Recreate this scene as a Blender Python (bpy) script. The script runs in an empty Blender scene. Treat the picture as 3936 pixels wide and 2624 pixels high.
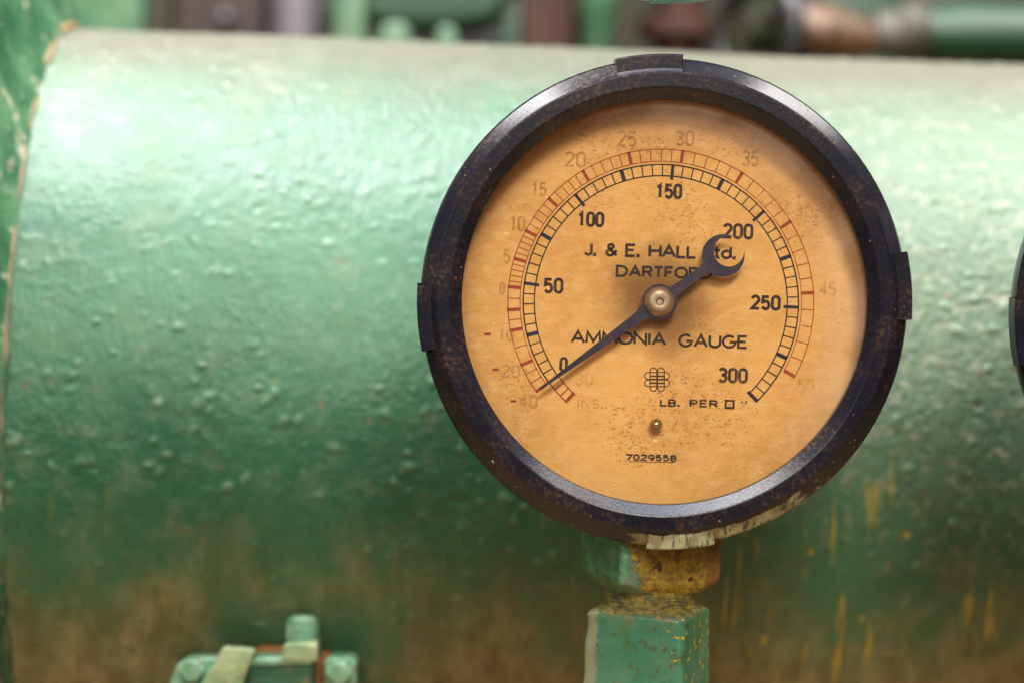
import bpy, bmesh, math, random
from mathutils import Vector, Matrix, noise
random.seed(7)
S = bpy.context.scene
COL = S.collection
R = math.radians
PI = math.pi

# ------------------------------------------------------------------ camera
ROLL = R(1.6)
FPX = 70.0 / 36.0 * 3936.0          # focal length in photograph pixels
CAM = Vector((0.0, -0.8, 1.3))
cd = bpy.data.cameras.new('camera')
cam = bpy.data.objects.new('camera', cd)
COL.objects.link(cam)
cd.lens = 70; cd.sensor_width = 36; cd.sensor_fit = 'HORIZONTAL'
cd.clip_start = 0.02; cd.clip_end = 60
cd.dof.use_dof = True; cd.dof.focus_distance = 0.797; cd.dof.aperture_fstop = 4.2
cam.matrix_world = Matrix.Translation(CAM) @ Matrix.Rotation(R(90), 4, 'X') @ Matrix.Rotation(ROLL, 4, 'Z')
S.camera = cam

# ------------------------------------------------------------------ world and lamps
w = bpy.data.worlds.new('World'); S.world = w; w.use_nodes = True
bg = w.node_tree.nodes['Background']
bg.inputs[0].default_value = (0.62, 0.68, 0.80, 1); bg.inputs[1].default_value = 0.12
S.view_settings.view_transform = 'Standard'; S.view_settings.look = 'None'
S.view_settings.exposure = 0; S.view_settings.gamma = 1

def lamp(name, loc, target, sx, sy, power, col):
    l = bpy.data.lights.new(name, 'AREA'); l.shape = 'RECTANGLE'; l.size = sx; l.size_y = sy
    l.energy = power; l.color = col
    o = bpy.data.objects.new(name, l); COL.objects.link(o)
    o.location = loc
    o.rotation_euler = (Vector(target) - Vector(loc)).to_track_quat('-Z', 'Y').to_euler()
    return o
lamp('ceiling_lamp_left', (-0.50, 0.0, 2.9), (-0.38, 0.1, 1.3), 0.95, 1.25, 116, (1.0, 0.99, 0.98))
lamp('ceiling_lamp_right', (1.02, 0.05, 2.9), (0.85, 0.15, 1.3), 1.0, 0.9, 58, (1.0, 0.97, 0.94))
lamp('ceiling_lamp_middle', (0.12, -0.36, 2.9), (0.05, -0.1, 1.3), 1.2, 0.35, 28, (0.82, 0.88, 1.0))
lamp('roof_window', (0.38, -2.1, 2.75), (0.05, 0, 1.3), 0.6, 0.45, 44, (1.0, 0.93, 0.82))
lamp('front_fill', (-0.3, -3.2, 2.75), (0.0, 0, 1.3), 2.4, 1.2, 62, (1.0, 0.93, 0.83))  # unseen fill lamp, added to lighten the dial's shadowed part

# ------------------------------------------------------------------ node helpers
class NT:
    def __init__(s, name):
        s.m = bpy.data.materials.new(name); s.m.use_nodes = True
        s.t = s.m.node_tree; s.b = s.t.nodes['Principled BSDF']; s.out = s.t.nodes['Material Output']
    def n(s, typ, **kw):
        x = s.t.nodes.new(typ)
        for k, v in kw.items(): setattr(x, k, v)
        return x
    def l(s, a, b): s.t.links.new(a, b)
    def set(s, sock, v):
        if hasattr(v, 'is_linked') or isinstance(v, bpy.types.NodeSocket): s.l(v, sock)
        else:
            if isinstance(v, (tuple, list)) and len(v) == 3 and sock.type == 'RGBA': v = (*v, 1)
            sock.default_value = v
    def coord(s, kind='Object'):
        return s.n('ShaderNodeTexCoord').outputs[kind]
    def scaled(s, vec, sc, loc=(0, 0, 0), rot=(0, 0, 0)):
        m = s.n('ShaderNodeMapping'); s.l(vec, m.inputs[0])
        m.inputs['Scale'].default_value = sc if isinstance(sc, tuple) else (sc,)*3
        m.inputs['Location'].default_value = loc; m.inputs['Rotation'].default_value = rot
        return m.outputs[0]
    def noise(s, vec, scale=1.0, detail=3.0, rough=0.55, dist=0.0):
        x = s.n('ShaderNodeTexNoise'); s.l(vec, x.inputs['Vector'])
        x.inputs['Scale'].default_value = scale; x.inputs['Detail'].default_value = detail
        x.inputs['Roughness'].default_value = rough; x.inputs['Distortion'].default_value = dist
        return x.outputs['Fac']
    def voro(s, vec, scale=1.0, feature='F1', out='Distance', rnd=1.0):
        x = s.n('ShaderNodeTexVoronoi', feature=feature); s.l(vec, x.inputs['Vector'])
        x.inputs['Scale'].default_value = scale; x.inputs['Randomness'].default_value = rnd
        return x.outputs[out]
    def mr(s, v, a, b, c=0.0, d=1.0, smooth=True):
        x = s.n('ShaderNodeMapRange', interpolation_type='SMOOTHSTEP' if smooth else 'LINEAR')
        s.set(x.inputs[0], v)
        for i, q in enumerate((a, b, c, d)): s.set(x.inputs[1+i], q)
        return x.outputs[0]
    def math(s, op, a, b=0.0):
        x = s.n('ShaderNodeMath', operation=op); s.set(x.inputs[0], a); s.set(x.inputs[1], b)
        return x.outputs[0]
    def mix(s, f, a, b):
        x = s.n('ShaderNodeMix', data_type='RGBA'); s.set(x.inputs[0], f); s.set(x.inputs[6], a); s.set(x.inputs[7], b)
        return x.outputs[2]
    def sep(s, vec):
        x = s.n('ShaderNodeSeparateXYZ'); s.l(vec, x.inputs[0]); return x.outputs
    def bump(s, h, strength=0.5, dist=0.001, normal=None):
        x = s.n('ShaderNodeBump'); s.set(x.inputs['Height'], h)
        x.inputs['Strength'].default_value = strength; x.inputs['Distance'].default_value = dist
        if normal is not None: s.l(normal, x.inputs['Normal'])
        return x.outputs[0]
    def fin(s, col=None, rough=None, metal=None, normal=None, spec=None, coat=None):
        b = s.b.inputs
        for k, v in (('Base Color', col), ('Roughness', rough), ('Metallic', metal), ('Normal', normal),
                     ('Specular IOR Level', spec), ('Coat Weight', coat)):
            if v is not None: s.set(b[k], v)
        return s.m

def m_dial():
    t = NT('aged_dial_paper'); c = t.coord()
    big = t.noise(c, 22, 4, .6); mid = t.noise(t.scaled(c, (1, 1, 1.8)), 160, 4, .6)
    fine = t.noise(t.scaled(c, (1, 1, 2.2)), 700, 3, .6)
    col = t.mix(t.mr(big, .3, .72), (0.62, 0.325, 0.080), (0.80, 0.460, 0.140))
    col = t.mix(t.mr(mid, .40, .70, 0, .42), col, (0.86, 0.58, 0.27))
    col = t.mix(t.mr(fine, .5, .8, 0, .25), col, (0.54, 0.25, 0.055))
    # dark flecks, crowded in a few places
    crowd = t.noise(t.scaled(c, 1, loc=(.31, 0, .17)), 26, 2)
    fl = t.voro(t.scaled(c, (1, 1, 1.9), rot=(0, .35, 0)), 430)
    x0, _, z0 = t.sep(c)
    def near(px_, pz_, rx, rz):
        return t.mr(t.math('SQRT', t.math('ADD', t.math('POWER', t.math('DIVIDE', t.math('SUBTRACT', x0, px_), rx), 2.0), t.math('POWER', t.math('DIVIDE', t.math('SUBTRACT', z0, pz_), rz), 2.0))), .2, 1.0, .26, 0)
    for a_ in ((-.020, .064, .036, .012), (.022, .066, .030, .012), (.022, -.040, .035, .022), (-.004, -.056, .03, .02)): crowd = t.math('ADD', crowd, near(*a_))
    th = t.mr(crowd, .40, .72, .05, .36)
    fleck = t.math('MULTIPLY', t.math('LESS_THAN', fl, th), t.mr(t.noise(c, 240, 2), .42, .62))
    col = t.mix(t.math('MULTIPLY', fleck, .5), col, (0.16, 0.07, 0.025))
    f2 = t.math('MULTIPLY', t.math('LESS_THAN', t.voro(t.scaled(c, (1, 1, 1.7), loc=(.2, 0, .4), rot=(0, .2, 0)), 800), t.math('MULTIPLY', th, 1.15)), t.mr(t.noise(c, 500, 2), .45, .6))
    col = t.mix(t.math('MULTIPLY', f2, .42), col, (0.20, 0.09, 0.03))
    # oily stain where the spindle comes through
    x, y, z = t.sep(c)
    r = t.math('SQRT', t.math('ADD', t.math('POWER', x, 2.0), t.math('POWER', z, 2.0)))
    rn = t.math('ADD', r, t.math('MULTIPLY', t.math('SUBTRACT', t.noise(c, 60, 3), .5), .022))
    col = t.mix(t.mr(rn, .008, .030, .92, 0), col, (0.20, 0.085, 0.012))
    # bezel's shadow along the upper rim, painted brown
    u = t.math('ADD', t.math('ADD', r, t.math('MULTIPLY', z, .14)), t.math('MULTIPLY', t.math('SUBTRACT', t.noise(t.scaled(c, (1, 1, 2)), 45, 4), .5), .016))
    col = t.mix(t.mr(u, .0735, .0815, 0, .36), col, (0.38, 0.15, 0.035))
    dent = t.voro(t.scaled(c, (1, 1, 1.8), rot=(0, .3, 0)), 260)
    h = t.math('ADD', t.math('MULTIPLY', t.mr(dent, .0, .3), .8), t.math('MULTIPLY', fine, .5))
    return t.fin(col, .62, 0, t.bump(h, .38, .0005), .35)

def m_print(name, col, a0, a1, scale=420, rough=.6):
    """ink, worn through to the paper where the noise says so"""
    t = NT(name); c = t.coord()
    wear = t.mr(t.math('ADD', t.math('MULTIPLY', t.noise(c, scale, 3, .7), .6), t.math('MULTIPLY', t.noise(c, 40, 2), .4)), .36, .56, a0, a1)
    tr = t.n('ShaderNodeBsdfTransparent'); mx = t.n('ShaderNodeMixShader')
    t.l(wear, mx.inputs[0]); t.l(tr.outputs[0], mx.inputs[1]); t.l(t.b.outputs[0], mx.inputs[2]); t.l(mx.outputs[0], t.out.inputs[0])
    return t.fin(col, rough, 0, None, .2)

def m_bezel():
    t = NT('rusty_black_japanned_metal'); c = t.coord()
    n1 = t.noise(c, 560, 4, .68); n2 = t.noise(c, 45, 3); n3 = t.noise(c, 1100, 2)
    col = t.mix(t.mr(n2, .35, .7), (0.006, 0.006, 0.011), (0.014, 0.011, 0.014))
    rust = t.math('MULTIPLY', t.mr(n1, .47, .68), t.mr(n2, .40, .66, .12, 1))
    col = t.mix(t.math('MULTIPLY', rust, .9), col, (0.062, 0.029, 0.013))
    spot = t.math('MULTIPLY', t.math('LESS_THAN', t.math('ADD', t.voro(c, 240), t.math('MULTIPLY', n1, .3)), .25), t.mr(t.noise(c, 60, 2), .52, .6))
    col = t.mix(spot, col, (0.22, 0.095, 0.03))
    # cream paint slopped over the lower right edge
    x, y, z = t.sep(c)
    ang = t.math('ARCTAN2', t.math('MULTIPLY', z, -1.0), x)          # 90 deg = bottom
    r = t.math('SQRT', t.math('ADD', t.math('POWER', x, 2.0), t.math('POWER', z, 2.0)))
    sc = t.noise(t.scaled(c, (1, 2.5, 1)), 110, 4, .7)
    edge = t.math('MULTIPLY', t.math('SUBTRACT', sc, .5), 1.1)
    f1 = t.math('MULTIPLY', t.mr(t.math('ADD', ang, edge), .84, 1.06), t.mr(t.math('ADD', ang, t.math('MULTIPLY', edge, .25)), 1.70, 1.64))
    f2 = t.math('GREATER_THAN', t.math('ADD', r, t.math('MULTIPLY', edge, .003)), .0915)
    cream = t.math('MULTIPLY', f1, f2)
    cream = t.math('MULTIPLY', cream, t.mr(t.noise(t.scaled(c, (3, 1, 1)), 130, 4, .7), .62, .52, .15, 1))
    col = t.mix(cream, col, t.mix(t.mr(t.noise(c, 160, 3), .4, .65), (0.20, 0.165, 0.075), (0.33, 0.32, 0.17)))
    # a few pale green paint splashes on the face
    sp = t.math('MULTIPLY', t.math('GREATER_THAN', t.noise(t.scaled(c, 1, loc=(.4, .1, .77)), 150, 3), .74), t.mr(ang, .5, .9))
    col = t.mix(sp, col, (0.45, 0.62, 0.45))
    rough = t.mr(rust, 0, 1, .24, .40, False)
    rough = t.math('ADD', rough, t.math('MULTIPLY', cream, .25))
    h = t.math('ADD', t.math('MULTIPLY', n1, .7), t.math('MULTIPLY', n3, .3))
    return t.fin(col, rough, 0, t.bump(h, .14, .0005), .32)

def m_needle():
    t = NT('blued_steel'); c = t.coord()
    n = t.noise(c, 120, 4, .65)
    col = t.mix(t.mr(n, .45, .7), (0.030, 0.026, 0.058), (0.055, 0.030, 0.036))
    return t.fin(col, t.mr(n, .3, .7, .3, .5), .55, t.bump(t.noise(c, 900, 2), .15, .0003), .6)

def m_brass(name, c1, c2, rough=.35):
    t = NT(name); c = t.coord()
    n = t.noise(c, 260, 4, .65)
    return t.fin(t.mix(t.mr(n, .35, .7), c1, c2), t.mr(n, .3, .7, rough, rough+.2), .85, t.bump(n, .12, .0004))

def m_glass():
    t = NT('dusty_glass_painted_haze'); c = t.coord()
    fr = t.n('ShaderNodeFresnel'); fr.inputs[0].default_value = 1.45
    tr = t.n('ShaderNodeBsdfTransparent'); tr.inputs[0].default_value = (.97, .955, .92, 1)
    gl = t.n('ShaderNodeBsdfGlossy'); gl.inputs['Roughness'].default_value = .04; gl.inputs[0].default_value = (1, 1, 1, 1)
    mx = t.n('ShaderNodeMixShader'); t.l(fr.outputs[0], mx.inputs[0]); t.l(tr.outputs[0], mx.inputs[1]); t.l(gl.outputs[0], mx.inputs[2])
    df = t.n('ShaderNodeBsdfDiffuse'); df.inputs[0].default_value = (.80, .58, .42, 1)
    mote_haze = t.math('MULTIPLY', t.math('GREATER_THAN', t.noise(t.scaled(c, (1, 1, 2.2), loc=(.2, 0, .1), rot=(0, -.3, 0)), 95, 4, .6), .735), .5)
    gx, _, gz = t.sep(c)
    gr = t.math('SQRT', t.math('ADD', t.math('POWER', gx, 2.0), t.math('POWER', gz, 2.0)))
    gr = t.math('ADD', gr, t.math('MULTIPLY', t.math('SUBTRACT', t.noise(c, 30, 3), .5), .02))
    haze_refl = t.math('MULTIPLY', t.math('MULTIPLY', t.mr(gr, .058, .073, .0, .15), t.mr(t.math('ADD', gx, t.math('MULTIPLY', gz, .6)), .0, .055)), t.mr(t.noise(t.scaled(c, (1, 1, 1), loc=(.3, 0, 0)), 55, 4), .3, .6, .4, 1))  # warm hazy reflection painted into the glass at upper right
    mote_haze = t.math('MAXIMUM', mote_haze, t.math('ADD', haze_refl, .012))
    m2 = t.n('ShaderNodeMixShader'); t.l(mote_haze, m2.inputs[0]); t.l(mx.outputs[0], m2.inputs[1]); t.l(df.outputs[0], m2.inputs[2])
    t.l(m2.outputs[0], t.out.inputs[0])
    return t.m

def m_tank():
    t = NT('lumpy_green_tank_paint'); uv = t.coord('UV')
    u, v, _ = t.sep(uv)
    n1 = t.noise(uv, 9, 4, .6); n2 = t.noise(uv, 45, 4, .65); n3 = t.noise(uv, 260, 3, .6)
    col = t.mix(t.mr(n1, .34, .66), (0.008, 0.066, 0.028), (0.026, 0.104, 0.046))
    col = t.mix(t.mr(n2, .48, .72, 0, .6), col, (0.066, 0.118, 0.060))
    fade = t.mr(t.noise(t.scaled(uv, 1, loc=(4, 2, 0)), 120, 4, .7), .50, .68, 0, .55)
    side = t.math('MULTIPLY', t.mr(u, .07, .17), t.mr(v, -.09, .05))
    col = t.mix(t.math('MULTIPLY', side, .5), col, (0.125, 0.150, 0.100))
    fade = t.math('MULTIPLY', fade, t.mr(v, -.10, .0))
    col = t.mix(t.math('MULTIPLY', fade, t.mr(u, .06, .17, .25, 1.4)), col, (0.215, 0.215, 0.155))
    at = t.n('ShaderNodeAttribute', attribute_name='lump')
    col = t.mix(t.mr(at.outputs['Fac'], .05, .8, 0, .45), col, (0.120, 0.190, 0.110))
    # dust settled on top
    vv = t.math('ADD', v, t.math('MULTIPLY', t.math('SUBTRACT', t.noise(t.scaled(uv, (1, .6, 1)), 30, 4), .5), .075))
    col = t.mix(t.mr(vv, .150, .245, 0, .85), col, (0.105, 0.096, 0.070))
    # floor's brown reflection painted low down, left out above the valve
    g = t.math('ADD', vv, t.math('MULTIPLY', t.math('ADD', t.math('MULTIPLY', t.math('SUBTRACT', n1, .5), 1.6), t.math('MULTIPLY', t.math('SUBTRACT', t.noise(t.scaled(uv, (1, .55, 1), loc=(2, 5, 0)), 38, 5, .7), .5), 1.1)), .10))
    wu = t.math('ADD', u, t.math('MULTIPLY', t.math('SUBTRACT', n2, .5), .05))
    valve_shade = t.math('MULTIPLY', t.mr(t.math('ABSOLUTE', t.math('ADD', wu, .104)), .026, .052, 1, 0), t.mr(v, -.075, -.11))  # valve's shade painted in as a gap in the brown
    gr = t.math('MULTIPLY', t.mr(g, -.048, -.140, 0, .90), t.math('SUBTRACT', 1.0, t.math('MULTIPLY', valve_shade, .85)))
    refl_col = t.mix(t.mr(t.noise(t.scaled(uv, (1, .5, 1)), 70, 4, .65), .35, .68), (0.105, 0.084, 0.026), (0.225, 0.180, 0.080))
    col = t.mix(gr, col, refl_col)
    # chips of rust and dark pits
    pit = t.math('MULTIPLY', t.math('LESS_THAN', t.math('ADD', t.voro(uv, 75), t.math('MULTIPLY', n3, .2)), .21), t.mr(n2, .48, .6))
    col = t.mix(t.math('MULTIPLY', pit, .7), col, (0.11, 0.055, 0.022))
    # yellow drips and splashes
    st = t.noise(t.scaled(uv, (130, 17, 1)), 1, 3, .6, .3)
    reg = t.math('MULTIPLY', t.mr(t.noise(uv, 11, 2), .41, .55), t.mr(v, .02, -.06))
    right = t.mr(u, -.02, .10, .14, 1)
    yl = t.math('MULTIPLY', t.mr(st, .57, .66), t.math('MULTIPLY', reg, right))
    dots = t.math('MULTIPLY', t.math('LESS_THAN', t.math('ADD', t.voro(t.scaled(uv, (1, .6, 1)), 62), t.math('MULTIPLY', n3, .25)), .23), t.math('MULTIPLY', t.mr(t.noise(uv, 33, 2), .52, .58), t.mr(v, .07, .0)))
    yl = t.math('MAXIMUM', yl, t.math('MULTIPLY', dots, right))
    col = t.mix(t.math('MULTIPLY', yl, .74), col, (0.34, 0.245, 0.022))
    # brush marks and fine grit; the lumps themselves are modelled
    patch = t.math('ADD', t.mr(t.noise(t.scaled(uv, 1, loc=(3, 1, 0)), 20, 3), .42, .64, .25, 1), t.mr(u, .06, .17, 0, .8))
    h = t.math('ADD', t.math('MULTIPLY', t.math('MULTIPLY', n3, patch), 1.0), t.math('MULTIPLY', t.noise(t.scaled(uv, (330, 85, 1), rot=(0, 0, .25)), 1, 3, .6), .75))
    h = t.math('ADD', h, t.math('MULTIPLY', n2, .3))
    return t.fin(col, t.mr(n2, .3, .7, .42, .54), 0, t.bump(h, .36, .0021), .43)

def paint(name, c1, c2, chip=(0.30, 0.13, 0.05), amt=.5, scale=60, rough=.38, bump=.35, spec=.5):
    t = NT(name); c = t.coord()
    n1 = t.noise(c, scale, 4, .62); n2 = t.noise(t.scaled(c, 1, loc=(.5, .3, .9)), scale*2.6, 4, .7)
    col = t.mix(t.mr(n1, .35, .68), c1, c2)
    col = t.mix(t.math('MULTIPLY', t.mr(n2, .56, .68), amt), col, chip)
    return t.fin(col, rough, 0, t.bump(t.math('ADD', n1, t.math('MULTIPLY', n2, .5)), bump, .0015), spec)

def m_nut():
    """green paint over grey metal with a thick scab of yellow on the side towards us"""
    t = NT('green_paint_with_yellow_scab'); c = t.coord()
    x, y, z = t.sep(c)
    n1 = t.noise(c, 95, 4, .65); n2 = t.noise(t.scaled(c, 1, loc=(.4, .2, .6)), 260, 4, .7); n3 = t.noise(c, 30, 2)
    col = t.mix(t.mr(n1, .35, .68), (0.060, 0.165, 0.082), (0.130, 0.250, 0.148))
    col = t.mix(t.mr(n3, .5, .62, 0, .7), col, (0.070, 0.130, 0.016))
    col = t.mix(t.mr(t.math('ADD', x, t.math('MULTIPLY', t.math('SUBTRACT', n1, .5), .008)), -.0115, -.0095, 0, .75), col, (0.115, 0.145, 0.100))
    e = t.math('MULTIPLY', t.math('SUBTRACT', n2, .5), .014)
    fx = t.mr(t.math('ADD', t.math('ADD', x, t.math('MULTIPLY', z, .28)), e), -.0076, -.0060)
    fz = t.mr(t.math('ADD', t.math('ADD', z, t.math('MULTIPLY', x, .35)), e), -.0088, -.0074)
    yel = t.math('MULTIPLY', fx, fz)
    ycol = t.mix(t.mr(n2, .35, .6), (0.13, 0.072, 0.007), (0.29, 0.190, 0.014))
    ycol = t.mix(t.mr(t.noise(c, 150, 3), .60, .66), ycol, (0.06, 0.022, 0.006))
    col = t.mix(yel, col, ycol)
    red = t.mr(t.math('ADD', x, t.math('MULTIPLY', e, .4)), .0205, .0225)
    col = t.mix(t.math('MULTIPLY', red, .7), col, (0.12, 0.034, 0.008))
    h = t.math('ADD', n1, t.math('MULTIPLY', yel, t.math('ADD', .5, n2)))
    return t.fin(col, t.mr(yel, 0, 1, .34, .6), 0, t.bump(h, .6, .0018), .5)

def m_body():
    t = NT('chipped_green_fitting_paint'); c = t.coord()
    x, y, z = t.sep(c)
    n1 = t.noise(c, 42, 4, .62); n2 = t.noise(t.scaled(c, 1, loc=(.5, .3, .9)), 260, 4, .7); n3 = t.noise(t.scaled(c, (1, 1, .35)), 60, 3)
    col = t.mix(t.mr(n1, .38, .66), (0.048, 0.175, 0.095), (0.095, 0.205, 0.122))
    col = t.mix(t.mr(n3, .52, .66, 0, .75), col, (0.065, 0.125, 0.032))
    col = t.mix(t.mr(n2, .54, .66, 0, .7), col, (0.085, 0.062, 0.022))
    # lit left corner painted in as a cream strip
    col = t.mix(t.mr(t.math('ADD', x, t.math('MULTIPLY', t.math('SUBTRACT', n2, .5), .004)), -.0210, -.0226, 0, .7), col, (0.26, 0.24, 0.135))
    # yellow flecks near the right and rust in the groove on top
    fl = t.math('MULTIPLY', t.math('GREATER_THAN', t.noise(t.scaled(c, (1, 1, 1.6), loc=(.13, .0, .41)), 210, 2), .635), t.mr(x, .002, .010))
    col = t.mix(fl, col, (0.47, 0.30, 0.02))
    topz = t.mr(t.math('ADD', z, t.math('MULTIPLY', t.math('SUBTRACT', n1, .5), .010)), -.0035, .0005)
    col = t.mix(t.math('MULTIPLY', topz, .75), col, t.mix(t.mr(n2, .42, .6), (0.10, 0.055, 0.02), (0.30, 0.19, 0.02)))
    return t.fin(col, .27, 0, t.bump(t.math('ADD', n1, t.math('MULTIPLY', n2, .4)), .5, .0014), .55)

def m_weld():
    t = NT('dusty_bead_rusting_on_top'); c = t.coord(); x, y, z = t.sep(c)
    n = t.noise(c, 60, 4, .65)
    zz = t.math('ADD', z, t.math('MULTIPLY', t.math('SUBTRACT', t.noise(c, 22, 3), .5), .22))
    g = t.mix(t.mr(n, .35, .65), (0.022, 0.070, 0.032), (0.10, 0.105, 0.060))
    r = t.mix(t.mr(n, .35, .65), (0.15, 0.13, 0.075), (0.24, 0.125, 0.045))
    return t.fin(t.mix(t.mr(zz, .0, .10), g, r), .6, 0, t.bump(n, .6, .0015), .3)

M = dict(
    bead=m_weld(),
    dial=m_dial(), bezel=m_bezel(), needle=m_needle(), glass=m_glass(), tank=m_tank(), nut=m_nut(), body=m_body(),
    brass=m_brass('worn_brass', (0.46, 0.36, 0.24), (0.36, 0.26, 0.20), .42),
    pin=m_brass('tarnished_brass', (0.42, 0.33, 0.16), (0.32, 0.22, 0.09), .16),
    black=m_print('worn_black_ink', (0.028, 0.018, 0.016), .62, 1.0),
    blue=m_print('blue_black_ink', (0.016, 0.018, 0.040), .86, 1.0),
    red=m_print('worn_red_ink', (0.36, 0.050, 0.018), .55, .95),
    pale=m_print('thin_red_ink', (0.42, 0.085, 0.030), .30, .80),
    ghost=m_print('faded_ink', (0.32, 0.150, 0.028), .08, .42),
    trace=m_print('nearly_gone_ink', (0.40, 0.20, 0.045), .0, .30),
    case=paint('gauge_case_paint', (0.030, 0.024, 0.022), (0.05, 0.034, 0.026), amt=.6),
    flange=paint('mottled_flange_paint', (0.014, 0.070, 0.028), (0.060, 0.150, 0.070), (0.34, 0.32, 0.22), 1.0, 34, .36, .9),
    weld=paint('rusty_dusty_bead', (0.24, 0.14, 0.055), (0.15, 0.145, 0.085), (0.06, 0.10, 0.045), .9, 26, .7, .6),
    vlight=paint('pale_green_valve_paint', (0.15, 0.225, 0.105), (0.26, 0.30, 0.15), (0.22, 0.13, 0.05), .6, 75, .35, .7),
    vmint=paint('mint_valve_paint', (0.055, 0.18, 0.09), (0.19, 0.31, 0.20), (0.26, 0.13, 0.05), .6, 80, .28, .8),
    vdark=paint('dark_green_valve_paint', (0.012, 0.075, 0.040), (0.03, 0.10, 0.05), (0.30, 0.13, 0.05), .35, 55, .4, .5),
    rust=paint('orange_rust', (0.24, 0.095, 0.030), (0.17, 0.075, 0.028), (0.14, 0.05, 0.02), .6, 60, .8, .6, .2),
    wire=paint('grey_wire', (0.18, 0.30, 0.26), (0.24, 0.36, 0.32), amt=.2),
    bgreen=paint('bright_green_enamel', (0.014, 0.075, 0.026), (0.026, 0.095, 0.030), (0.28, 0.32, 0.10), .2, 9, .4, .1),
    dgreen=paint('deep_green_enamel', (0.002, 0.022, 0.008), (0.004, 0.030, 0.011), (0.02, 0.05, 0.03), .4, 14, .4, .2),
    lgreen=paint('light_green_enamel', (0.032, 0.09, 0.044), (0.052, 0.105, 0.050), (0.30, 0.27, 0.14), .3, 16, .4, .2),
    bwood=paint('brown_board', (0.016, 0.007, 0.005), (0.022, 0.010, 0.007), (0.10, 0.05, 0.04), .5, 18, .6, .2, .3),
    lilac=paint('grey_lilac_paint', (0.056, 0.047, 0.053), (0.068, 0.057, 0.062), (0.2, 0.17, 0.16), .3, 18, .5, .1),
    brick=paint('red_brown_paint', (0.030, 0.009, 0.005), (0.042, 0.013, 0.008), (0.12, 0.05, 0.03), .4, 22, .7, .2, .3),
    olive=paint('olive_brown_paint', (0.020, 0.014, 0.005), (0.010, 0.016, 0.006), (0.05, 0.03, 0.015), .5, 10, .6, .2, .3),
    copper=paint('dull_copper', (0.13, 0.055, 0.018), (0.05, 0.027, 0.011), (0.20, 0.09, 0.04), .3, 25, .45, .2),
    stone=paint('grey_beige_fitting', (0.04, 0.034, 0.020), (0.06, 0.055, 0.04), (0.18, 0.14, 0.09), .4, 25, .6, .2),
    iron=paint('black_iron', (0.008, 0.008, 0.008), (0.014, 0.012, 0.010), amt=.1, scale=30),
    wall=paint('dark_engine_room_wall', (0.030, 0.045, 0.026), (0.045, 0.052, 0.030), (0.03, 0.02, 0.01), .3, 3, .8, .1, .2),
    floor=paint('brown_floor_boards', (0.33, 0.20, 0.085), (0.40, 0.26, 0.12), (0.20, 0.12, 0.05), .4, 5, .6, .2, .3),
)

# ------------------------------------------------------------------ object helpers
def root(name, loc, label, cat, group=None, rotz=0):
    o = bpy.data.objects.new(name, None); COL.objects.link(o)
    o.empty_display_size = .03; o.location = loc; o.rotation_euler = (0, 0, rotz)
    tag(o, label, cat, group); return o
def tag(o, label, cat, group=None):
    o['label'] = label; o['category'] = cat
    if group: o['group'] = group
    return o
def obj(name, bm, mat, parent=None, smooth=None, loc=None):
    bmesh.ops.recalc_face_normals(bm, faces=bm.faces[:]) if smooth != 'keep' else None
    me = bpy.data.meshes.new(name); bm.to_mesh(me); bm.free()
    me.materials.append(M[mat])
    if smooth is not None:
        for p in me.polygons: p.use_smooth = True
        if smooth not in ('keep',) and smooth < 180: 
            me.set_sharp_from_angle(angle=R(smooth))
    o = bpy.data.objects.new(name, me); COL.objects.link(o)
    if parent: o.parent = parent
    if loc: o.location = loc
    return o

def lathe(profile, n=96, axis='Y', bm=None, closed=False, a0=0.0, a1=2*PI, cap=False):
    """profile = [(radius, along)], spun about the axis"""
    bm = bm or bmesh.new(); full = abs(a1-a0-2*PI) < 1e-6
    rings = []
    for i in range(n if full else n+1):
        a = a0+(a1-a0)*i/n; c, s = math.cos(a), math.sin(a); ring = []
        for r, h in profile:
            p = {'Y': (r*c, h, r*s), 'Z': (r*c, r*s, h), 'X': (h, r*c, r*s)}[axis]
            ring.append(bm.verts.new(p))
        rings.append(ring)
    m = len(profile); k = len(rings)
    for i in range(k if full else k-1):
        A, B = rings[i], rings[(i+1) % k]
        for j in range(m if closed else m-1):
            q = [A[j], A[(j+1) % m], B[(j+1) % m], B[j]]
            try: bm.faces.new(q)
            except ValueError: pass
    if not full and cap:
        bm.faces.new(rings[0]); bm.faces.new(rings[-1])
    bmesh.ops.remove_doubles(bm, verts=bm.verts[:], dist=1e-7)
    return bm

def prism(pts, y0, y1, bm=None, axis='Y', bevel=0):
    """polygon (in x,z) extruded along y, or (x,y) along z"""
    bm = bm or bmesh.new()
    f = (lambda p, h: (p[0], h, p[1])) if axis == 'Y' else (lambda p, h: (p[0], p[1], h))
    A = [bm.verts.new(f(p, y0)) for p in pts]; B = [bm.verts.new(f(p, y1)) for p in pts]
    n = len(pts)
    bm.faces.new(A); bm.faces.new(B[::-1])
    for i in range(n): bm.faces.new((A[i], B[i], B[(i+1) % n], A[(i+1) % n]))
    if bevel:
        bmesh.ops.recalc_face_normals(bm, faces=bm.faces[:])
        bmesh.ops.bevel(bm, geom=bm.edges[:], offset=bevel, segments=3, profile=.6, affect='EDGES', clamp_overlap=True)
    return bm

def box(x0, x1, y0, y1, z0, z1, bevel=0, bm=None, rot=None):
    b = bmesh.new()
    prism([(x0, z0), (x1, z0), (x1, z1), (x0, z1)], y0, y1, b, 'Y', bevel)
    if rot: bmesh.ops.rotate(b, verts=b.verts[:], cent=((x0+x1)/2, (y0+y1)/2, (z0+z1)/2), matrix=rot)
    if bm is None: return b
    me = bpy.data.meshes.new('tmp'); b.to_mesh(me); b.free(); bm.from_mesh(me); bpy.data.meshes.remove(me)
    return bm

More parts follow.
